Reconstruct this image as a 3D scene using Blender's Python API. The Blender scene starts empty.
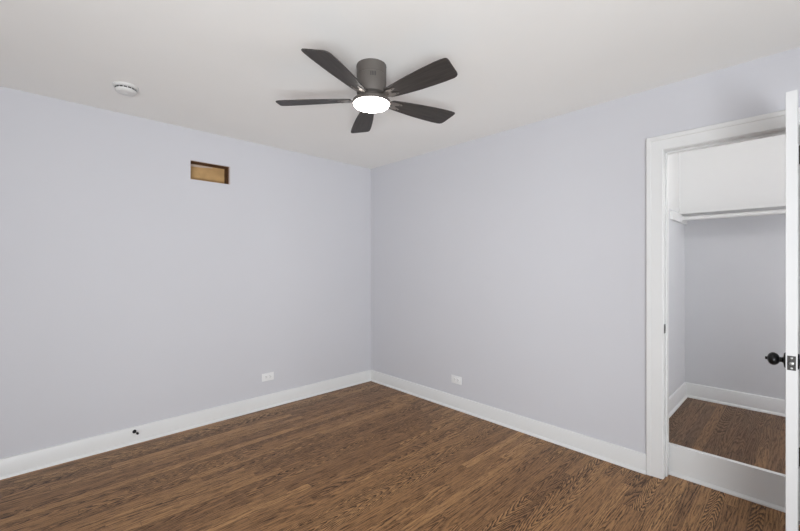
import bpy, bmesh, math, random
from mathutils import Vector, Matrix

# ------------------------------------------------------------------ camera, world, lights, exposure
scene = bpy.context.scene
COL = scene.collection
H = 2.44                                   # room height
CAM = Vector((-2.832, -3.449, 1.324))
HEAD = math.radians(46.31)                 # heading of the view from +x
cam = bpy.data.objects.new('camera', bpy.data.cameras.new('camera'))
cam.data.sensor_width = 36.0
cam.data.lens = 385.0 / 800.0 * 36.0
cam.data.clip_start = 0.01
cam.location = CAM
cam.rotation_euler = (math.pi / 2, 0, HEAD - math.pi / 2)
COL.objects.link(cam)
scene.camera = cam

world = bpy.data.worlds.new('world')
scene.world = world
world.use_nodes = True
world.node_tree.nodes['Background'].inputs['Color'].default_value = (0.80, 0.88, 1.0, 1)
world.node_tree.nodes['Background'].inputs['Strength'].default_value = 1.0

vs = scene.view_settings
vs.view_transform = 'Standard'
vs.look = 'None'
vs.gamma = 1.0
vs.use_curve_mapping = False
vs.exposure = 0.0

def area_light(name, loc, target, sx, sy, power, color=(1, 1, 1), spread=180):
    d = bpy.data.lights.new(name, 'AREA')
    d.shape = 'RECTANGLE'; d.size = sx; d.size_y = sy
    d.energy = power; d.color = color; d.spread = math.radians(spread)
    o = bpy.data.objects.new(name, d)
    o.location = loc
    o.rotation_euler = (Vector(target) - Vector(loc)).to_track_quat('-Z', 'Y').to_euler()
    COL.objects.link(o)
    return o

# daylight through the two windows behind the camera: straight in, plus added up-lights for ground bounce, to brighten the ceiling;
# a soft fill flash added behind the camera, aimed up at the far ceiling
RX0, RY0 = -4.3, -5.0                      # far sides of the room behind the camera
P = dict(near=50.0, side=6.0, near_up=12.0, side_up=4.0, strobe=58.5, fan=32.0, closet=15.0, closet_fill=66.0, world=0.3)
area_light('daylight_near', (-2.3, RY0 - 0.35, 1.45), (-2.3, 0, 1.45), 2.0, 1.5, P['near'], (0.93, 0.965, 1.0))
area_light('daylight_side', (RX0 - 0.35, -3.35, 1.45), (0, -3.35, 1.45), 2.0, 1.5, P['side'], (0.93, 0.965, 1.0))
area_light('added_uplight_near', (-2.3, RY0 - 1.30, 0.10), (-2.3, RY0 + 3.0, H), 2.8, 1.4, P['near_up'], (0.96, 0.98, 1.0))
area_light('added_uplight_side', (RX0 - 1.30, -3.35, 0.10), (RX0 + 3.0, -2.8, H), 2.8, 1.4, P['side_up'], (0.96, 0.98, 1.0))
area_light('added_fill_flash', (-3.75, -4.45, 0.50), (-0.5, -0.5, 2.30), 1.6, 1.0, P['strobe'], (0.925, 0.967, 1.0), 115)
world.node_tree.nodes['Background'].inputs['Strength'].default_value = P['world']

# ------------------------------------------------------------------ helpers
class MB:
    """collects simple shapes into one bmesh and links them as ONE mesh object"""
    def __init__(self):
        self.bm = bmesh.new()
    def box(self, x0, x1, y0, y1, z0, z1, bevel=0.0, M=None):
        r = bmesh.ops.create_cube(self.bm, size=1.0)
        vs_ = r['verts']
        for v in vs_:
            v.co = Vector((x0 + (v.co.x + .5) * (x1 - x0), y0 + (v.co.y + .5) * (y1 - y0), z0 + (v.co.z + .5) * (z1 - z0)))
        if bevel > 0:
            es = list({e for v in vs_ for e in v.link_edges})
            b = bmesh.ops.bevel(self.bm, geom=es, offset=bevel, segments=2, affect='EDGES', profile=0.6)
            vs_ = list({v for f in b['faces'] for v in f.verts} | {v for v in vs_ if v.is_valid})
        if M:
            for v in vs_:
                v.co = M @ v.co
        return self
    def lathe(self, prof, M=None, n=48, cap=True):
        """profile [(radius, z)] turned around z"""
        rings = []
        for (r, z) in prof:
            ring = []
            if r < 1e-6:
                ring = [self.bm.verts.new((0, 0, z))] * n
            else:
                for i in range(n):
                    a = 2 * math.pi * i / n
                    ring.append(self.bm.verts.new((r * math.cos(a), r * math.sin(a), z)))
            rings.append(ring)
        for a, b in zip(rings[:-1], rings[1:]):
            for i in range(n):
                j = (i + 1) % n
                q = []
                for v in (a[i], a[j], b[j], b[i]):
                    if v not in q: q.append(v)
                if len(q) > 2:
                    try: self.bm.faces.new(q)
                    except ValueError: pass
        if cap:
            for ring in (rings[0], rings[-1]):
                if len(set(ring)) == n:
                    self.bm.faces.new(ring)
        if M:
            for v in {v for ring in rings for v in ring}:
                v.co = M @ v.co
        return self
    def prism(self, poly, z0, z1, M=None, bevel=0.0):
        """2D outline [(x, y)] extruded from z0 to z1"""
        lo = [self.bm.verts.new((x, y, z0)) for x, y in poly]
        hi = [self.bm.verts.new((x, y, z1)) for x, y in poly]
        fs = [self.bm.faces.new(lo), self.bm.faces.new(hi)]
        n = len(poly)
        for i in range(n):
            fs.append(self.bm.faces.new((lo[i], lo[(i + 1) % n], hi[(i + 1) % n], hi[i])))
        vs_ = lo + hi
        if bevel > 0:
            es = list(set(fs[0].edges) | set(fs[1].edges))
            b = bmesh.ops.bevel(self.bm, geom=es, offset=bevel, segments=2, affect='EDGES', profile=0.5)
            vs_ = list({v for f in b['faces'] for v in f.verts} | {v for v in vs_ if v.is_valid})
        if M:
            for v in vs_:
                v.co = M @ v.co
        return self
    def sweep(self, prof, path):
        """closed profile [(a, b)] set on each frame (origin, axis_a, axis_b) of the path"""
        rings = [[self.bm.verts.new(o + a * u + b * w) for u, w in prof] for (o, a, b) in path]
        n = len(prof)
        for r, s in zip(rings[:-1], rings[1:]):
            for i in range(n):
                self.bm.faces.new((r[i], r[(i + 1) % n], s[(i + 1) % n], s[i]))
        self.bm.faces.new(rings[0]); self.bm.faces.new(rings[-1])
        return self
    def build(self, name, mat, parent=None, smooth=False, loc=None):
        bmesh.ops.recalc_face_normals(self.bm, faces=self.bm.faces[:])
        me = bpy.data.meshes.new(name)
        self.bm.to_mesh(me); self.bm.free()
        for m in (mat if isinstance(mat, (list, tuple)) else [mat]):
            me.materials.append(m)
        if smooth:
            for p in me.polygons: p.use_smooth = True
            try: me.set_sharp_from_angle(angle=math.radians(32))
            except Exception: pass
        o = bpy.data.objects.new(name, me)
        COL.objects.link(o)
        if parent is not None: o.parent = parent
        if loc is not None: o.location = loc
        return o

def struct(o):
    o['kind'] = 'structure'
    return o

def thing(name, label, cat, loc, rot=(0, 0, 0), group=None):
    o = bpy.data.objects.new(name, None)
    o.empty_display_size = 0.05
    o.location = loc; o.rotation_euler = rot
    o['label'] = label; o['category'] = cat
    if group: o['group'] = group
    COL.objects.link(o)
    return o

# ------------------------------------------------------------------ materials
def mat(name, color, rough=0.5, metal=0.0, bump=0.0, bscale=200.0, mottle=0.0, mscale=3.0, coat=0.0, spec=0.5):
    m = bpy.data.materials.new(name); m.use_nodes = True
    nt = m.node_tree; N = nt.nodes; L = nt.links
    p = N['Principled BSDF']
    p.inputs['Base Color'].default_value = (*color, 1)
    p.inputs['Roughness'].default_value = rough
    p.inputs['Metallic'].default_value = metal
    p.inputs['Specular IOR Level'].default_value = spec
    p.inputs['Coat Weight'].default_value = coat
    tc = N.new('ShaderNodeTexCoord')
    if mottle > 0:
        n = N.new('ShaderNodeTexNoise'); n.inputs['Scale'].default_value = mscale; n.inputs['Detail'].default_value = 4
        L.new(tc.outputs['Object'], n.inputs['Vector'])
        r = N.new('ShaderNodeValToRGB')
        r.color_ramp.elements[0].position = .3; r.color_ramp.elements[1].position = .7
        r.color_ramp.elements[0].color = (*[c * (1 - mottle) for c in color], 1)
        r.color_ramp.elements[1].color = (*[min(1, c * (1 + mottle)) for c in color], 1)
        L.new(n.outputs['Fac'], r.inputs['Fac']); L.new(r.outputs['Color'], p.inputs['Base Color'])
    if bump > 0:
        n2 = N.new('ShaderNodeTexNoise'); n2.inputs['Scale'].default_value = bscale; n2.inputs['Detail'].default_value = 3
        L.new(tc.outputs['Object'], n2.inputs['Vector'])
        b = N.new('ShaderNodeBump'); b.inputs['Strength'].default_value = bump; b.inputs['Distance'].default_value = 0.001
        L.new(n2.outputs['Fac'], b.inputs['Height']); L.new(b.outputs['Normal'], p.inputs['Normal'])
    return m

WALL = (0.600, 0.598, 0.628)
m_wall = mat('lavender_grey_wall_paint', WALL, 0.75, bump=0.15, bscale=350, mottle=0.008, mscale=1.2, spec=0.25)
m_closet = mat('closet_grey_wall_paint', (0.65, 0.655, 0.675), 0.75, bump=0.15, bscale=350, mottle=0.008, spec=0.25)
m_white_wall = mat('white_wall_paint', (0.74, 0.74, 0.735), 0.7, bump=0.12, bscale=350, spec=0.25)
m_ceil = mat('ceiling_paint', (0.875, 0.865, 0.84), 0.85, bump=0.1, bscale=300, mottle=0.006, spec=0.2)
m_trim = mat('white_trim_paint', (0.745, 0.745, 0.74), 0.35, bump=0.05, bscale=60)
m_door = mat('white_door_paint', (0.66, 0.66, 0.66), 0.4, bump=0.05, bscale=60)
m_plastic = mat('white_plastic', (0.80, 0.80, 0.80), 0.35)
m_slot = mat('dark_slot', (0.03, 0.03, 0.03), 0.6)
m_black = mat('black_metal', (0.012, 0.012, 0.013), 0.28, metal=0.6)
m_bronze = mat('dark_bronze_metal', (0.055, 0.052, 0.05), 0.4, metal=0.7)
m_bracket_glare = mat('glare_lightened_bracket_metal', (0.26, 0.235, 0.215), 0.35, metal=0.7)  # bracket metal lightened to imitate glare from the lit lens
m_detector = mat('off_white_plastic', (0.68, 0.675, 0.66), 0.5)
m_steel = mat('satin_steel', (0.36, 0.36, 0.35), 0.4, metal=1.0)
m_fan = mat('fan_housing_bronze', (0.115, 0.102, 0.092), 0.45, metal=0.2)
m_stud = mat('dark_stud_wood', (0.10, 0.045, 0.015), 0.8, bump=0.4, bscale=60, mottle=0.35, mscale=30)
m_board = mat('tan_board', (0.50, 0.31, 0.135), 0.8, bump=0.3, bscale=90, mottle=0.12, mscale=14)
m_light_spill = mat('painted_light_spill', (0.55, 0.44, 0.36), 0.9, bump=0.4, bscale=120)  # pale colour standing for light that spills into the hole
m_gyp = mat('drywall_core', (0.52, 0.44, 0.42), 0.9, bump=0.4, bscale=200)

def blade_material():
    m = bpy.data.materials.new('dark_walnut_blade'); m.use_nodes = True
    nt = m.node_tree; N = nt.nodes; L = nt.links; p = N['Principled BSDF']
    tc = N.new('ShaderNodeTexCoord'); mp = N.new('ShaderNodeMapping'); mp.inputs['Scale'].default_value = (6, 110, 40)
    n = N.new('ShaderNodeTexNoise'); n.inputs['Scale'].default_value = 1; n.inputs['Detail'].default_value = 5
    r = N.new('ShaderNodeValToRGB')
    r.color_ramp.elements[0].position = .3; r.color_ramp.elements[1].position = .75
    r.color_ramp.elements[0].color = (0.024, 0.020, 0.018, 1); r.color_ramp.elements[1].color = (0.056, 0.048, 0.043, 1)
    L.new(tc.outputs['Object'], mp.inputs['Vector']); L.new(mp.outputs['Vector'], n.inputs['Vector'])
    L.new(n.outputs['Fac'], r.inputs['Fac']); L.new(r.outputs['Color'], p.inputs['Base Color'])
    p.inputs['Roughness'].default_value = 0.55
    return m
m_blade = blade_material()

def emission(name, color, strength):
    m = bpy.data.materials.new(name); m.use_nodes = True
    N = m.node_tree.nodes; p = N['Principled BSDF']
    p.inputs['Base Color'].default_value = (0.9, 0.9, 0.9, 1)
    p.inputs['Emission Color'].default_value = (*color, 1)
    p.inputs['Emission Strength'].default_value = strength
    return m
m_lens = emission('lit_fan_lens', (1.0, 0.96, 0.90), P['fan'])
m_globe = emission('lit_closet_globe', (1.0, 0.98, 0.95), P['closet'])
m_closet_fill = emission('lit_closet_fill_shade', (0.98, 0.99, 1.0), P['closet_fill'])

def glass_material():
    m = bpy.data.materials.new('window_glass'); m.use_nodes = True
    nt = m.node_tree; N = nt.nodes; L = nt.links
    for n in list(N): N.remove(n)
    out = N.new('ShaderNodeOutputMaterial'); mix = N.new('ShaderNodeMixShader')
    t = N.new('ShaderNodeBsdfTransparent'); g = N.new('ShaderNodeBsdfGlossy'); g.inputs['Roughness'].default_value = 0.02
    mix.inputs[0].default_value = 0.05
    L.new(t.outputs[0], mix.inputs[1]); L.new(g.outputs[0], mix.inputs[2]); L.new(mix.outputs[0], out.inputs[0])
    return m
m_glass = glass_material()

def oak_floor(name, seed=0.0, tone_k=1.0):
    """stained red oak strips running along x, 57 mm wide, with cathedral grain that changes from board to board"""
    m = bpy.data.materials.new(name); m.use_nodes = True
    nt = m.node_tree; N = nt.nodes; L = nt.links; p = N['Principled BSDF']
    def val(x):
        n = N.new('ShaderNodeValue'); n.outputs[0].default_value = x; return n.outputs[0]
    def mth(op, a, b=None, c=None, clamp=False):
        n = N.new('ShaderNodeMath'); n.operation = op; n.use_clamp = clamp
        for i, s in enumerate((a, b, c)):
            if s is None: continue
            if isinstance(s, (int, float)): n.inputs[i].default_value = s
            else: L.new(s, n.inputs[i])
        return n.outputs[0]
    def comb(x, y, z):
        n = N.new('ShaderNodeCombineXYZ')
        for i, s in enumerate((x, y, z)):
            if isinstance(s, (int, float)): n.inputs[i].default_value = s
            else: L.new(s, n.inputs[i])
        return n.outputs[0]
    def noise(v, detail=2.0, rough=0.5, scale=1.0, dist=0.0):
        n = N.new('ShaderNodeTexNoise'); n.inputs['Scale'].default_value = scale
        n.inputs['Detail'].default_value = detail; n.inputs['Roughness'].default_value = rough
        n.inputs['Distortion'].default_value = dist
        L.new(v, n.inputs['Vector']); return n.outputs['Fac']
    def white(v):
        n = N.new('ShaderNodeTexWhiteNoise'); n.noise_dimensions = '3D'; L.new(v, n.inputs['Vector'])
        s = N.new('ShaderNodeSeparateColor'); L.new(n.outputs['Color'], s.inputs[0]); return s.outputs
    def rng(x, a, b, c, d):
        n = N.new('ShaderNodeMapRange'); n.clamp = True
        L.new(x, n.inputs[0])
        for i, s in enumerate((a, b, c, d)): n.inputs[i + 1].default_value = s
        return n.outputs[0]
    tc = N.new('ShaderNodeTexCoord'); sp = N.new('ShaderNodeSeparateXYZ'); L.new(tc.outputs['Object'], sp.inputs[0])
    X, Y = sp.outputs[0], sp.outputs[1]
    W = 0.0572
    yr = mth('DIVIDE', mth('ADD', Y, 20.013), W)
    row = mth('FLOOR', yr); fy = mth('FRACT', yr)
    w1 = white(comb(row, seed, 3.3))
    xr = mth('DIVIDE', mth('ADD', mth('ADD', X, 30.0), mth('MULTIPLY', w1[0], 3.0)), mth('ADD', 0.75, mth('MULTIPLY', w1[1], 0.7)))
    brd = mth('FLOOR', xr); fx = mth('FRACT', xr)
    w2 = white(comb(row, brd, seed + 7.7))
    offa = mth('MULTIPLY', w2[0], 57.0); offb = mth('MULTIPLY', w2[1], 91.0)
    # growth rings: straight lines on some boards, rows of pointed arches (flat-sawn) on others
    w3 = white(comb(brd, row, seed + 13.1))
    arch = mth('MULTIPLY', mth('POWER', w2[2], 2.4), mth('SUBTRACT', mth('MULTIPLY', mth('ROUND', w3[1]), 2.0), 1.0))
    dyc = mth('SUBTRACT', fy, mth('ADD', 0.2, mth('MULTIPLY', w3[0], 0.6)))
    peak = mth('SQRT', mth('ADD', mth('MULTIPLY', dyc, dyc), 0.012))
    lens = noise(comb(mth('ADD', mth('MULTIPLY', X, 1.9), offa), mth('ADD', mth('MULTIPLY', Y, 14.0), offb), seed), detail=1.5, rough=0.5)
    wig = noise(comb(mth('MULTIPLY', X, 34.0), mth('MULTIPLY', Y, 150.0), offa), detail=2.0, rough=0.6)
    ringn = mth('MULTIPLY', mth('MULTIPLY', X, arch), 20.0)
    ringn = mth('ADD', ringn, mth('MULTIPLY', peak, mth('ADD', 3.0, mth('MULTIPLY', w3[2], 4.0))))
    ringn = mth('ADD', ringn, mth('MULTIPLY', lens, 7.0))
    ringn = mth('ADD', ringn, mth('MULTIPLY', wig, 0.75))
    saw = mth('FRACT', ringn)
    ring = mth('MULTIPLY', mth('POWER', saw, 1.8), rng(saw, 0.88, 1.0, 1.0, 0.0))
    # pores: dark dashes along the board
    pore = noise(comb(mth('MULTIPLY', X, 24.0), mth('MULTIPLY', Y, 520.0), offb), detail=3.0, rough=0.6)
    pore2 = noise(comb(mth('MULTIPLY', X, 8.0), mth('MULTIPLY', Y, 140.0), offa), detail=3.5, rough=0.62)
    porem = rng(pore, 0.45, 0.62, 0.0, 1.0)
    strk = rng(pore2, 0.50, 0.70, 0.0, 1.0)
    strength = mth('ADD', 0.55, mth('MULTIPLY', mth('POWER', w2[2], 1.5), 1.25))
    dark = mth('MULTIPLY', mth('MULTIPLY', ring, strength), mth('ADD', 0.75, mth('MULTIPLY', porem, 0.55)))
    dark = mth('ADD', dark, mth('MULTIPLY', porem, 0.22))
    dark = mth('ADD', dark, mth('MULTIPLY', strk, 0.75), clamp=True)
    # board tone
    big = noise(comb(mth('MULTIPLY', X, 0.8), mth('MULTIPLY', Y, 0.8), seed), detail=2)
    tone = mth('ADD', mth('MULTIPLY', w2[0], 0.75), mth('MULTIPLY', big, 0.25))
    r = N.new('ShaderNodeValToRGB'); L.new(tone, r.inputs['Fac'])
    e = r.color_ramp.elements
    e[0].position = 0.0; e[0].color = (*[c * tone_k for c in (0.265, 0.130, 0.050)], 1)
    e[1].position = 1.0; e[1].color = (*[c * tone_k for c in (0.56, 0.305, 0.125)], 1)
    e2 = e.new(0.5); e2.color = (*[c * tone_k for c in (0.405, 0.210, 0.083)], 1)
    mix = N.new('ShaderNodeMix'); mix.data_type = 'RGBA'
    L.new(dark, mix.inputs[0]); L.new(r.outputs['Color'], mix.inputs[6]); mix.inputs[7].default_value = (0.048, 0.018, 0.005, 1)
    # seams
    sy = mth('MINIMUM', fy, mth('SUBTRACT', 1.0, fy)); sx = mth('MINIMUM', fx, mth('SUBTRACT', 1.0, fx))
    seam = mth('MAXIMUM', rng(sy, 0.0, 0.022, 1.0, 0.0), rng(sx, 0.0, 0.0016, 1.0, 0.0))
    mix2 = N.new('ShaderNodeMix'); mix2.data_type = 'RGBA'
    L.new(mth('MULTIPLY', seam, 0.7), mix2.inputs[0]); L.new(mix.outputs[2], mix2.inputs[6]); mix2.inputs[7].default_value = (0.012, 0.006, 0.003, 1)
    L.new(mix2.outputs[2], p.inputs['Base Color'])
    L.new(mth('ADD', 0.30, mth('MULTIPLY', dark, 0.15)), p.inputs['Roughness'])
    p.inputs['Specular IOR Level'].default_value = 0.28
    b = N.new('ShaderNodeBump'); b.inputs['Strength'].default_value = 0.25; b.inputs['Distance'].default_value = 0.0006
    L.new(mth('SUBTRACT', 1.0, mth('MAXIMUM', seam, mth('MULTIPLY', dark, 0.4))), b.inputs['Height'])
    L.new(b.outputs['Normal'], p.inputs['Normal'])
    return m
m_floor = oak_floor('stained_oak_strips', 1.0)
m_floor_dim = oak_floor('stained_oak_strips_dimmed', 5.0, 0.52)  # same oak, darkened in colour to stand for the dimmer closet light

# ------------------------------------------------------------------ the room
TW = 0.13                                   # wall thickness
OY0, OY1, OZ = -3.44, -2.85, 2.04           # closet doorway
CX1, CY1, CY0, CZ = 1.285, -2.735, -4.70, 0.186   # closet: back wall, left wall, right wall, floor height
HX0, HX1, HZ0, HZ1 = -1.900, -1.585, 2.028, 2.184 # hole in the left wall

struct(MB().box(RX0, 0.10, RY0, 0, -0.12, 0).build('floor', m_floor))
struct(MB().box(RX0 - TW, TW, RY0 - TW, TW, H, H + 0.12).build('ceiling', m_ceil))

w = MB()
w.box(RX0 - TW, HX0, 0, TW, 0, H).box(HX1, TW, 0, TW, 0, H).box(HX0, HX1, 0, TW, 0, HZ0).box(HX0, HX1, 0, TW, HZ1, H)
struct(w.build('wall_left', m_wall))
w = MB()
w.box(0, TW, OY1 , 0, 0, H).box(0, TW, RY0, OY0, 0, H).box(0, TW, OY0, OY1, OZ, H)
struct(w.build('wall_right', m_wall))

def window_wall(name, axis, wx0, wx1, wz0, wz1, idx):
    """a wall behind the camera with a double-hung window in it"""
    def bx(mb, a0, a1, d0, d1, z0, z1, bv=0.0):
        if axis == 'y': mb.box(a0, a1, RY0 - d1, RY0 - d0, z0, z1, bv)      # wall at y = RY0
        else: mb.box(RX0 - d1, RX0 - d0, a0, a1, z0, z1, bv)
        return mb
    lo, hi = (RX0, 0.0) if axis == 'y' else (RY0, 0.0)
    m_ = MB()
    bx(m_, lo, wx0, 0, TW, 0, H); bx(m_, wx1, hi, 0, TW, 0, H); bx(m_, wx0, wx1, 0, TW, 0, wz0); bx(m_, wx0, wx1, 0, TW, wz1, H)
    struct(m_.build(name, m_wall))
    f = MB()
    t = 0.09
    bx(f, wx0 - t, wx0, -0.018, 0, wz0, wz1 + t, .003); bx(f, wx1, wx1 + t, -0.018, 0, wz0, wz1 + t, .003)
    bx(f, wx0, wx1, -0.018, 0, wz1, wz1 + t, .003)
    win = struct(f.build('window_%d' % idx, m_trim))
    g = MB()
    mid = (wz0 + wz1) / 2
    for z0, z1, d in ((wz0, mid + .02, .05), (mid - .02, wz1, .085)):
        bx(g, wx0, wx0 + .05, d, d + .03, z0, z1); bx(g, wx1 - .05, wx1, d, d + .03, z0, z1)
        bx(g, wx0 + .05, wx1 - .05, d, d + .03, z0, z0 + .045); bx(g, wx0 + .05, wx1 - .05, d, d + .03, z1 - .045, z1)
    g.build('window_sash', m_trim, win)
    s = bx(MB(), wx0 - t - .02, wx1 + t + .02, -0.06, 0, wz0 - .03, wz0, .004)
    s.build('window_sill', m_trim, win)
    pn = bx(MB(), wx0 + .04, wx1 - .04, .062, .066, wz0 + .04, mid - .01)
    bx(pn, wx0 + .04, wx1 - .04, .098, .102, mid + .01, wz1 - .04)
    pn.build('window_pane', m_glass, win)

window_wall('wall_near', 'y', -3.25, -1.35, 0.75, 2.15, 1)
window_wall('wall_window', 'x', -4.30, -2.40, 0.75, 2.15, 2)

# baseboards: board with eased top and quarter-round shoe
BH, BT = 0.122, 0.014
SHOE = [(0, 0), (0.026, 0), (0.0255, 0.006), (0.023, 0.012), (0.019, 0.016), (BT, 0.0185), (BT, BH - 0.010), (BT - 0.003, BH - 0.003), (BT - 0.008, BH), (0, BH)]
def baseboard(name, p0, p1, out, z=0.0, prof=SHOE, parent=None):
    o = Vector((*out, 0)); up = Vector((0, 0, 1))
    m_ = MB().sweep(prof, [(Vector((*p0, z)), o, up), (Vector((*p1, z)), o, up)])
    return struct(m_.build(name, m_trim, smooth=True))
baseboard('baseboard_left', (RX0, 0), (-0.0, 0), (0, -1))
baseboard('baseboard_right', (0, 0), (0, OY1 + 0.0885), (-1, 0))
baseboard('baseboard_right_near', (0, OY0 - 0.0885), (0, RY0), (-1, 0))
baseboard('baseboard_near', (RX0, RY0), (0, RY0), (0, 1))
baseboard('baseboard_window', (RX0, RY0), (RX0, 0), (1, 0))

# door casing, mitred around the opening: profile u = away from the opening, v = out of the wall
CW = 0.088
CAS = [(0, 0), (0, 0.008), (0.002, 0.0105), (0.010, 0.0120), (0.060, 0.0145), (0.064, 0.0190), (CW - 0.005, 0.0215), (CW, 0.0185), (CW, 0)]
def casing(name, xw, outx):
    out = Vector((outx, 0, 0))
    pts = [(Vector((xw, OY1, 0.0)), Vector((0, 1, 0))), (Vector((xw, OY1, OZ)), Vector((0, 1, 1))),
           (Vector((xw, OY0, OZ)), Vector((0, -1, 1))), (Vector((xw, OY0, 0.0)), Vector((0, -1, 0)))]
    return struct(MB().sweep(CAS, [(p, a, out) for p, a in pts]).build(name, m_trim, smooth=True))
casing('trim_1', 0.0, -1)

# jambs and stops lining the doorway
j = MB()
JT = 0.003
j.box(-0.001, TW + .002, OY1 - JT, OY1 + .0, 0, OZ).box(-0.001, TW + .002, OY0, OY0 + JT, 0, OZ).box(-0.001, TW + .002, OY0, OY1, OZ - JT, OZ)
j.box(0.040, 0.080, OY1 - JT - .009, OY1 - JT, 0, OZ, .002).box(0.040, 0.080, OY0 + JT, OY0 + JT + .011, 0, OZ, .002)
j.box(0.040, 0.080, OY0 + JT, OY1 - JT, OZ - JT - .011, OZ - JT, .002)
struct(j.build('trim_2', m_trim))
# riser closing the step up into the closet, with its nosing bead at the foot
r = MB()
r.box(0.100, TW + 0.002, OY0 + JT, OY1 - JT, 0, CZ)
r.sweep([(0, 0), (0.016, 0), (0.015, 0.008), (0.010, 0.014), (0.004, 0.018), (0, 0.018)],
        [(Vector((0.100, OY1 - JT, 0)), Vector((-1, 0, 0)), Vector((0, 0, 1))), (Vector((0.100, OY0 + JT, 0)), Vector((-1, 0, 0)), Vector((0, 0, 1)))])
struct(r.build('trim_3', m_trim, smooth=True))

# ------------------------------------------------------------------ the closet shell
ZW = 1.765                                   # white paint above the shelf line
struct(MB().box(TW + 0.002, CX1, CY0, CY1, CZ - 0.12, CZ).build('floor_closet', m_floor_dim))
def two_tone(name, args):
    lo = MB().box(*args, CZ - .12, ZW).build(name, m_closet)
    struct(lo)
    hi = MB().box(*args, ZW, H).build(name + '_upper', m_white_wall)
    struct(hi)
two_tone('wall_closet_left', (TW, CX1 + TW, CY1, CY1 + .10))
two_tone('wall_closet_right', (TW, CX1 + TW, CY0 - .10, CY0))
two_tone('wall_closet_back', (CX1, CX1 + TW, CY0, CY1))
struct(MB().box(TW, CX1, CY0, CY1, H, H + .12).build('ceiling_closet', m_white_wall))
struct(MB().box(1.075, CX1, CY0, CY1, ZW, H).build('wall_closet_bulkhead', m_white_wall))
baseboard('baseboard_closet_back', (CX1, CY0), (CX1, CY1), (-1, 0), CZ)
baseboard('baseboard_closet_left', (TW + .002, CY1), (CX1, CY1), (0, -1), CZ)
baseboard('baseboard_closet_right', (TW + .002, CY0), (CX1, CY0), (0, 1), CZ)

sh = thing('closet_shelf', 'narrow white closet shelf above the hanging rod, set on side cleats', 'shelf', (1.17, (CY0 + CY1) / 2, 1.745))
def under(parent, mb, name, m, smooth=False):
    """link a mesh written in world coordinates under a thing"""
    o = mb.build(name, m, None, smooth)
    bpy.context.view_layer.update()
    o.parent = parent
    o.matrix_parent_inverse = parent.matrix_world.inverted()
    return o
bpy.context.view_layer.update()
under(sh, MB().box(1.050, CX1, CY0, CY1, 1.749, ZW + .003, .002), 'shelf_board', m_trim)
under(sh, MB().box(0.74, CX1, CY1 - .020, CY1, 1.680, 1.748, .002), 'cleat', m_trim)
under(sh, MB().box(0.74, CX1, CY0, CY0 + .020, 1.680, 1.748, .002), 'cleat', m_trim)
rd = thing('closet_rod', 'long round white hanging rod just under the front of the closet shelf', 'closet rod', (1.09, (CY0 + CY1) / 2, 1.728))
bpy.context.view_layer.update()
Mr = Matrix.Translation((1.085, CY1 - .021, 1.713)) @ Matrix.Rotation(math.pi / 2, 4, 'X')
under(rd, MB().lathe([(0.0165, 0.0), (0.0165, CY1 - CY0 - .042)], Mr, 24), 'rod', m_trim, True)
for y, s in ((CY1 - .0205, 1), (CY0 + .0205, -1)):
    Mk = Matrix.Translation((1.085, y, 1.713)) @ Matrix.Rotation(s * math.pi / 2, 4, 'X')
    under(rd, MB().lathe([(0.024, 0), (0.024, 0.004), (0.021, 0.006), (0.021, 0.014), (0.0178, 0.014)], Mk, 24, cap=False), 'rod_socket', m_trim, True)

# unseen globe lamp, added above the doorway to light the closet
lp = thing('added_closet_globe_lamp', 'added unseen white globe lamp hanging on a short stem from the closet ceiling', 'ceiling lamp', (0.27, -3.22, H))
MB().lathe([(0.0, 0), (0.06, 0), (0.06, -0.015), (0.012, -0.022), (0.012, -0.12), (0.035, -0.13), (0.035, -0.15), (0, -0.15)], None, 32).build('lamp_base', m_plastic, lp, True)
MB().lathe([(0.034, -0.150), (0.065, -0.165), (0.088, -0.195), (0.095, -0.235), (0.086, -0.275), (0.060, -0.305), (0.030, -0.318), (0.0, -0.321)], None, 32, cap=False).build('lamp_globe', m_globe, lp, True)

wl = thing('added_closet_fill_lamp', 'added unseen dome lamp filling the closet with light from its far side wall', 'fill lamp', (0.62, CY0, 1.30), (-math.pi / 2, 0, 0))  # unseen lamp added to even out the light inside the closet
MB().lathe([(0, 0), (0.075, 0), (0.075, 0.02), (0.066, 0.028), (0, 0.028)], None, 32).build('lamp_base', m_plastic, wl, True)
MB().lathe([(0.110, 0.028), (0.112, 0.05), (0.100, 0.085), (0.070, 0.110), (0.035, 0.121), (0.0, 0.124)], None, 36, cap=False).build('lamp_shade', m_closet_fill, wl, True)

# ------------------------------------------------------------------ the open closet door, seen on its latch edge
DX0, DX1, DY0, DY1, DZ0, DZ1 = -0.612, -0.020, -3.434, -3.400, 0.008, 2.030
def door_leaf():
    m_ = MB()
    st = 0.105
    m_.box(DX0, DX0 + st, DY0, DY1, DZ0, DZ1, .0015).box(DX1 - st, DX1, DY0, DY1, DZ0, DZ1, .0015)
    rails = [(DZ0, .22), (.86, 1.00), (1.92, DZ1)]
    for z0, z1 in rails: m_.box(DX0 + st, DX1 - st, DY0, DY1, z0, z1, .001)
    for z0, z1 in ((.22, .86), (1.00, 1.92)):
        m_.box(DX0 + st, DX1 - st, DY0 + .011, DY1 - .011, z0, z1)
        m_.box(DX0 + st + .03, DX1 - st - .03, DY0 + .006, DY1 - .006, z0 + .03, z1 - .03, .004)
    return m_
door = struct(door_leaf().build('door_1', m_door))
door['label'] = 'white panelled closet door standing open, seen along its latch edge'
KZ, KX = 0.932, DX0 + 0.060
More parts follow.
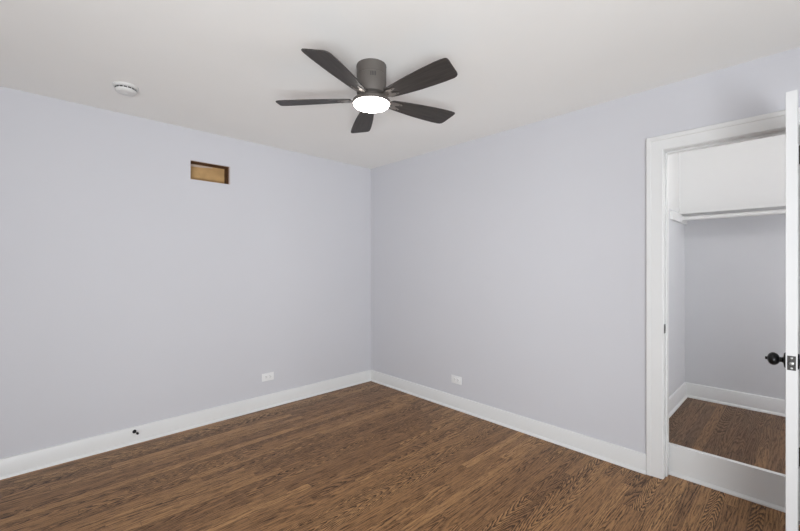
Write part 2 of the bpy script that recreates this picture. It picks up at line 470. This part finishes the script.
def knob(side, yf, nm, dz=0.0):
    # turned profile along the spindle: rosette, neck, flattened ball
    Mk = Matrix.Translation((KX, yf, KZ + dz)) @ Matrix.Rotation(-side * math.pi / 2, 4, 'X')
    k = MB().lathe([(0, 0.019), (0.009, 0.019), (0.016, 0.021), (0.022, 0.026), (0.0265, 0.034), (0.027, 0.040), (0.025, 0.046), (0.020, 0.052), (0.012, 0.056), (0.0, 0.0575)], Mk, 40).build(nm, m_black, door, True)
    MB().lathe([(0, 0), (0.032, 0), (0.032, 0.003), (0.029, 0.006), (0.014, 0.008), (0.0105, 0.012), (0.0105, 0.022), (0, 0.022)], Mk, 40).build('rosette', m_black, k, True)
    MB().lathe([(0, 0.056), (0.0065, 0.056), (0.0065, 0.0625), (0.005, 0.064), (0, 0.064)], Mk, 20).build('lock_button', m_black, k, True)
    k['label'] = 'black round door knob'
knob(1, DY1, 'door_knob', -0.004)
knob(-1, DY0, 'door_knob', -0.004)
yc = (DY0 + DY1) / 2
lpz = KZ - 0.003
lt = MB().box(DX0 - .0012, DX0 + .001, yc - .0125, yc + .0125, lpz - .029, lpz + .029, .0004).build('latch_plate', m_bronze, door)
lt['label'] = 'dark metal latch plate'
Ml = Matrix.Translation((DX0 - .001, yc, lpz)) @ Matrix.Rotation(-math.pi / 2, 4, 'Y')
MB().lathe([(0.0085, 0), (0.0085, 0.005), (0.006, 0.009), (0, 0.010)], Ml, 24).build('latch_bolt', m_steel, lt, True)
for dz in (-.0205, .0205):
    Ms = Matrix.Translation((DX0 - .001, yc, lpz + dz)) @ Matrix.Rotation(-math.pi / 2, 4, 'Y')
    MB().lathe([(0.0042, 0), (0.0035, 0.001), (0, 0.0013)], Ms, 16).build('screw', m_steel, lt, True)
for z in (0.352, 1.88):
    h = MB().lathe([(0, -.043), (0.006, -.043), (0.006, .043), (0, .043)], Matrix.Translation((-0.026, DY0 - .004, z)), 20)
    h.lathe([(0, .043), (0.004, .043), (0.005, .047), (0.003, .051), (0, .052)], Matrix.Translation((-0.026, DY0 - .004, z)), 16)
    h.box(-.062, -.026, DY0 - .0015, DY0 + .0005, z - .043, z + .043)
    h = h.build('hinge', m_bronze, door, True)
    h['label'] = 'dark metal hinge'

# strike plate on the left jamb
sp = thing('strike_plate', 'small dark metal strike plate on the left door jamb', 'strike plate', (0.020, OY1 - JT, KZ - .002))
a = MB().box(-.018, .014, -.0015, 0.0, -.028, .028, .0005)
a.build('plate', m_bronze, sp)
MB().box(-.008, .008, -.0018, -.0012, -.012, .012).build('latch_slot', m_slot, sp)
for dz in (-.021, .021):
    MB().lathe([(0.004, 0), (0.003, 0.001), (0, 0.0012)], Matrix.Translation((0, -.0014, dz)) @ Matrix.Rotation(math.pi / 2, 4, 'X'), 14).build('screw', m_steel, sp, True)

# ------------------------------------------------------------------ uncovered vent opening in the left wall
vo = thing('vent_opening', 'uncovered rectangular vent opening high on the left wall, tan board inside', 'vent opening', ((HX0 + HX1) / 2, 0.06, HZ0))
bpy.context.view_layer.update()
g = .001
under(vo, MB().box(HX0 + g, HX1 - g, .098, .112, HZ0 + g, HZ1 - g), 'back_board', m_board)
s1 = under(vo, MB().box(HX1 - .014, HX1 - g, .014, .098, HZ0 + g, HZ1 - g), 'side_stud', m_stud); s1['label'] = 'dark brown stud'
under(vo, MB().box(HX0 + g, HX0 + .006, .014, .098, HZ0 + g, HZ1 - g), 'side_stud', m_stud)
s2 = under(vo, MB().box(HX0 + .006, HX1 - .014, .014, .098, HZ1 - .006, HZ1 - g), 'top_stud', m_stud); s2['label'] = 'dark brown stud'
under(vo, MB().box(HX0 + .006, HX1 - .014, .014, .098, HZ0 + g, HZ0 + .005), 'bottom_stud', m_board)
ring = MB()
for a_ in ((HX0, HX0 + .002, HZ0, HZ1), (HX1 - .008, HX1, HZ0, HZ1), (HX0 + .002, HX1 - .008, HZ0, HZ0 + .002), (HX0 + .002, HX1 - .008, HZ1 - .002, HZ1)):
    ring.box(a_[0], a_[1], -.0004, .0135, a_[2], a_[3])
under(vo, ring, 'cut_drywall_edge', m_gyp)
pp = MB().prism([(HX0 + .02, 2.156), (HX0 + .10, 2.158), (HX0 + .20, 2.168), (HX0 + .20, 2.174), (HX0 + .02, 2.176)], -.098, -.094, Matrix.Rotation(math.pi / 2, 4, 'X'))  # wedge of light spill on the back board, modelled as a pale strip
under(vo, pp, 'light_spill_strip', m_light_spill)['label'] = 'pale strip painted as light spill'

# ------------------------------------------------------------------ wall outlets (landscape duplex)
def outlet(label, loc, rz):
    t = thing('wall_outlet', label, 'outlet', loc, (0, 0, rz), 'white outlets near the baseboards')
    # local: x along the wall, -y out of the wall
    MB().box(-.058, .058, -.006, 0, -.036, .036, .0025).build('faceplate', m_plastic, t, True)
    for sx in (-1, 1):
        cx = sx * .0195
        pts = []
        for k in range(24):
            a_ = 2 * math.pi * k / 24
            pts.append((cx + max(-.0135, min(.0135, .0175 * math.cos(a_))), .0165 * math.sin(a_)))
        rc = MB().prism(pts, .0055, .0085, Matrix.Rotation(math.pi / 2, 4, 'X')).build('receptacle', m_plastic, t)
        sl = MB()
        sl.box(cx - .006, cx + .002, -.0089, -.0084, .0050, .0075).box(cx - .005, cx + .002, -.0089, -.0084, -.0075, -.0050)
        sl.lathe([(0.0024, 0), (0, 0.0004)], Matrix.Translation((cx + .007, -.0085, 0)) @ Matrix.Rotation(math.pi / 2, 4, 'X'), 12)
        sl.build('socket_slots', m_slot, rc)
    MB().lathe([(0.003, 0), (0.002, 0.001), (0, 0.0012)], Matrix.Translation((0, -.006, 0)) @ Matrix.Rotation(math.pi / 2, 4, 'X'), 12).build('screw', m_plastic, t, True)
    return t
outlet('white outlet on the left wall, left of the room corner, above the baseboard', (-1.243, 0, 0.287), 0)
outlet('white outlet on the right wall, between the room corner and the closet door', (0, -1.241, 0.270), -math.pi / 2)

# ------------------------------------------------------------------ door stop on the left baseboard
ds = thing('door_stop', 'small black rigid door stop fixed to the left baseboard', 'door stop', (-2.283, -BT, 0.090), (0, 0, math.radians(11)))
My = Matrix.Rotation(math.pi / 2, 4, 'X')
MB().lathe([(0, 0), (0.013, 0), (0.013, 0.003), (0.009, 0.006), (0, 0.007)], My, 24).build('base', m_black, ds, True)
MB().lathe([(0.0045, 0.004), (0.0035, 0.012), (0.0035, 0.050), (0.0045, 0.054)], My, 16).build('shaft', m_black, ds, True)
MB().lathe([(0, 0.052), (0.008, 0.052), (0.0085, 0.060), (0.007, 0.067), (0, 0.068)], My, 20).build('rubber_tip', m_black, ds, True)

# ------------------------------------------------------------------ smoke detector on the ceiling
sd = thing('smoke_detector', 'round white smoke detector on the ceiling near the left wall', 'smoke detector', (-2.410, -0.535, H))
MB().lathe([(0, 0), (0.066, 0), (0.067, -0.010), (0.063, -0.015), (0, -0.015)], None, 56).build('mounting_base', m_detector, sd, True)
MB().lathe([(0, -.015), (0.055, -.015), (0.0548, -0.026), (0.057, -0.0265), (0.056, -0.034), (0.048, -0.042), (0.030, -0.046), (0, -0.047)], None, 56).build('body', m_detector, sd, True)
for k in range(16):
    a_ = 2 * math.pi * (k + .5) / 16
    MB().box(-.0085, .0085, .0540, .0556, -.0245, -.0170, M=Matrix.Rotation(a_, 4, 'Z')).build('vent_slot', m_slot, sd)
MB().lathe([(0.010, -.0455), (0.009, -.0485), (0, -.049)], None, 24).build('test_button', m_detector, sd, True)

# ------------------------------------------------------------------ ceiling fan
def ground(Z, lat):
    f = Vector((math.cos(HEAD), math.sin(HEAD))); r_ = Vector((math.sin(HEAD), -math.cos(HEAD)))
    return CAM.xy + f * Z + r_ * lat
FZ = 2.155
fc = ground(FZ, -28.5 / 385 * FZ)
fan = thing('ceiling_fan', 'dark five-blade flush ceiling fan with a round lit lens', 'ceiling fan', (fc.x, fc.y, H))
hs = MB().lathe([(0, 0), (0.083, 0), (0.084, -0.006), (0.083, -0.010), (0.083, -0.056), (0.0815, -0.0575), (0.0815, -0.0595), (0.083, -0.061), (0.083, -0.150), (0.080, -0.160), (0.060, -0.166), (0.060, -0.188), (0, -0.188)], None, 64).build('motor_housing', m_fan, fan, True)
for base in (HEAD + math.pi + .03, HEAD + .03):
    for k in range(4):
        MB().box(.0815, .0838, -.0019, .0019, -.090, -.068, M=Matrix.Rotation(base + k * .10, 4, 'Z')).build('cooling_slot', m_slot, hs)
MB().lathe([(0.060, -.188), (0.098, -.190), (0.104, -.196), (0.106, -.206), (0.106, -.214), (0.101, -.2145), (0.100, -.205), (0, -.205)], None, 64, cap=False).build('light_ring', m_fan, fan, True)
MB().lathe([(0.1005, -.206), (0.1005, -.215), (0.094, -.224), (0.075, -.232), (0.045, -.237), (0, -.239)], None, 64, cap=False).build('light_lens', m_lens, fan, True)['label'] = 'round lit white lens'

def blade_outline():
    # x = along the blade, y = across; y > 0 is the raised trailing edge
    lead = [(0.125, -.036), (0.17, -.043), (0.24, -.052), (0.32, -.061), (0.40, -.067), (0.47, -.071), (0.515, -.071)]
    tip = [(0.534, -.070), (0.544, -.066), (0.548, -.058), (0.547, -.045), (0.537, .040), (0.532, .054), (0.521, .063), (0.506, .067)]
    trail = [(0.46, .067), (0.38, .064), (0.30, .059), (0.22, .050), (0.16, .042), (0.125, .036), (0.115, .024), (0.115, -.024)]
    return lead + tip + trail
BZ = -0.188
for k in range(5):
    th = math.radians(-86.4 + 72 * k)
    head = HEAD - th + math.radians(-1.4)
    bl = MB().prism(blade_outline(), -.003, .003, None, .0015).build('blade', m_blade, fan)
    bl.location = (0, 0, BZ); bl.rotation_euler = (Matrix.Rotation(head, 4, 'Z') @ Matrix.Rotation(math.radians(-12.5), 4, 'X')).to_euler()
    ir = MB()
    ir.prism([(.055, -.018), (.105, -.014), (.135, -.030), (.185, -.026), (.190, -.018), (.150, -.008), (.150, .008), (.190, .018), (.185, .026), (.135, .030), (.105, .014), (.055, .018)], -.007, -.003, None, .001)
    ir = ir.build('blade_bracket', m_bracket_glare, bl)
    for (sx_, sy_) in ((.172, -.021), (.172, .021), (.128, 0)):
        MB().lathe([(0, -.009), (.003, -.0085), (.004, -.007)], Matrix.Translation((sx_, sy_, 0)), 12, cap=False).build('screw', m_bronze, bl, True)
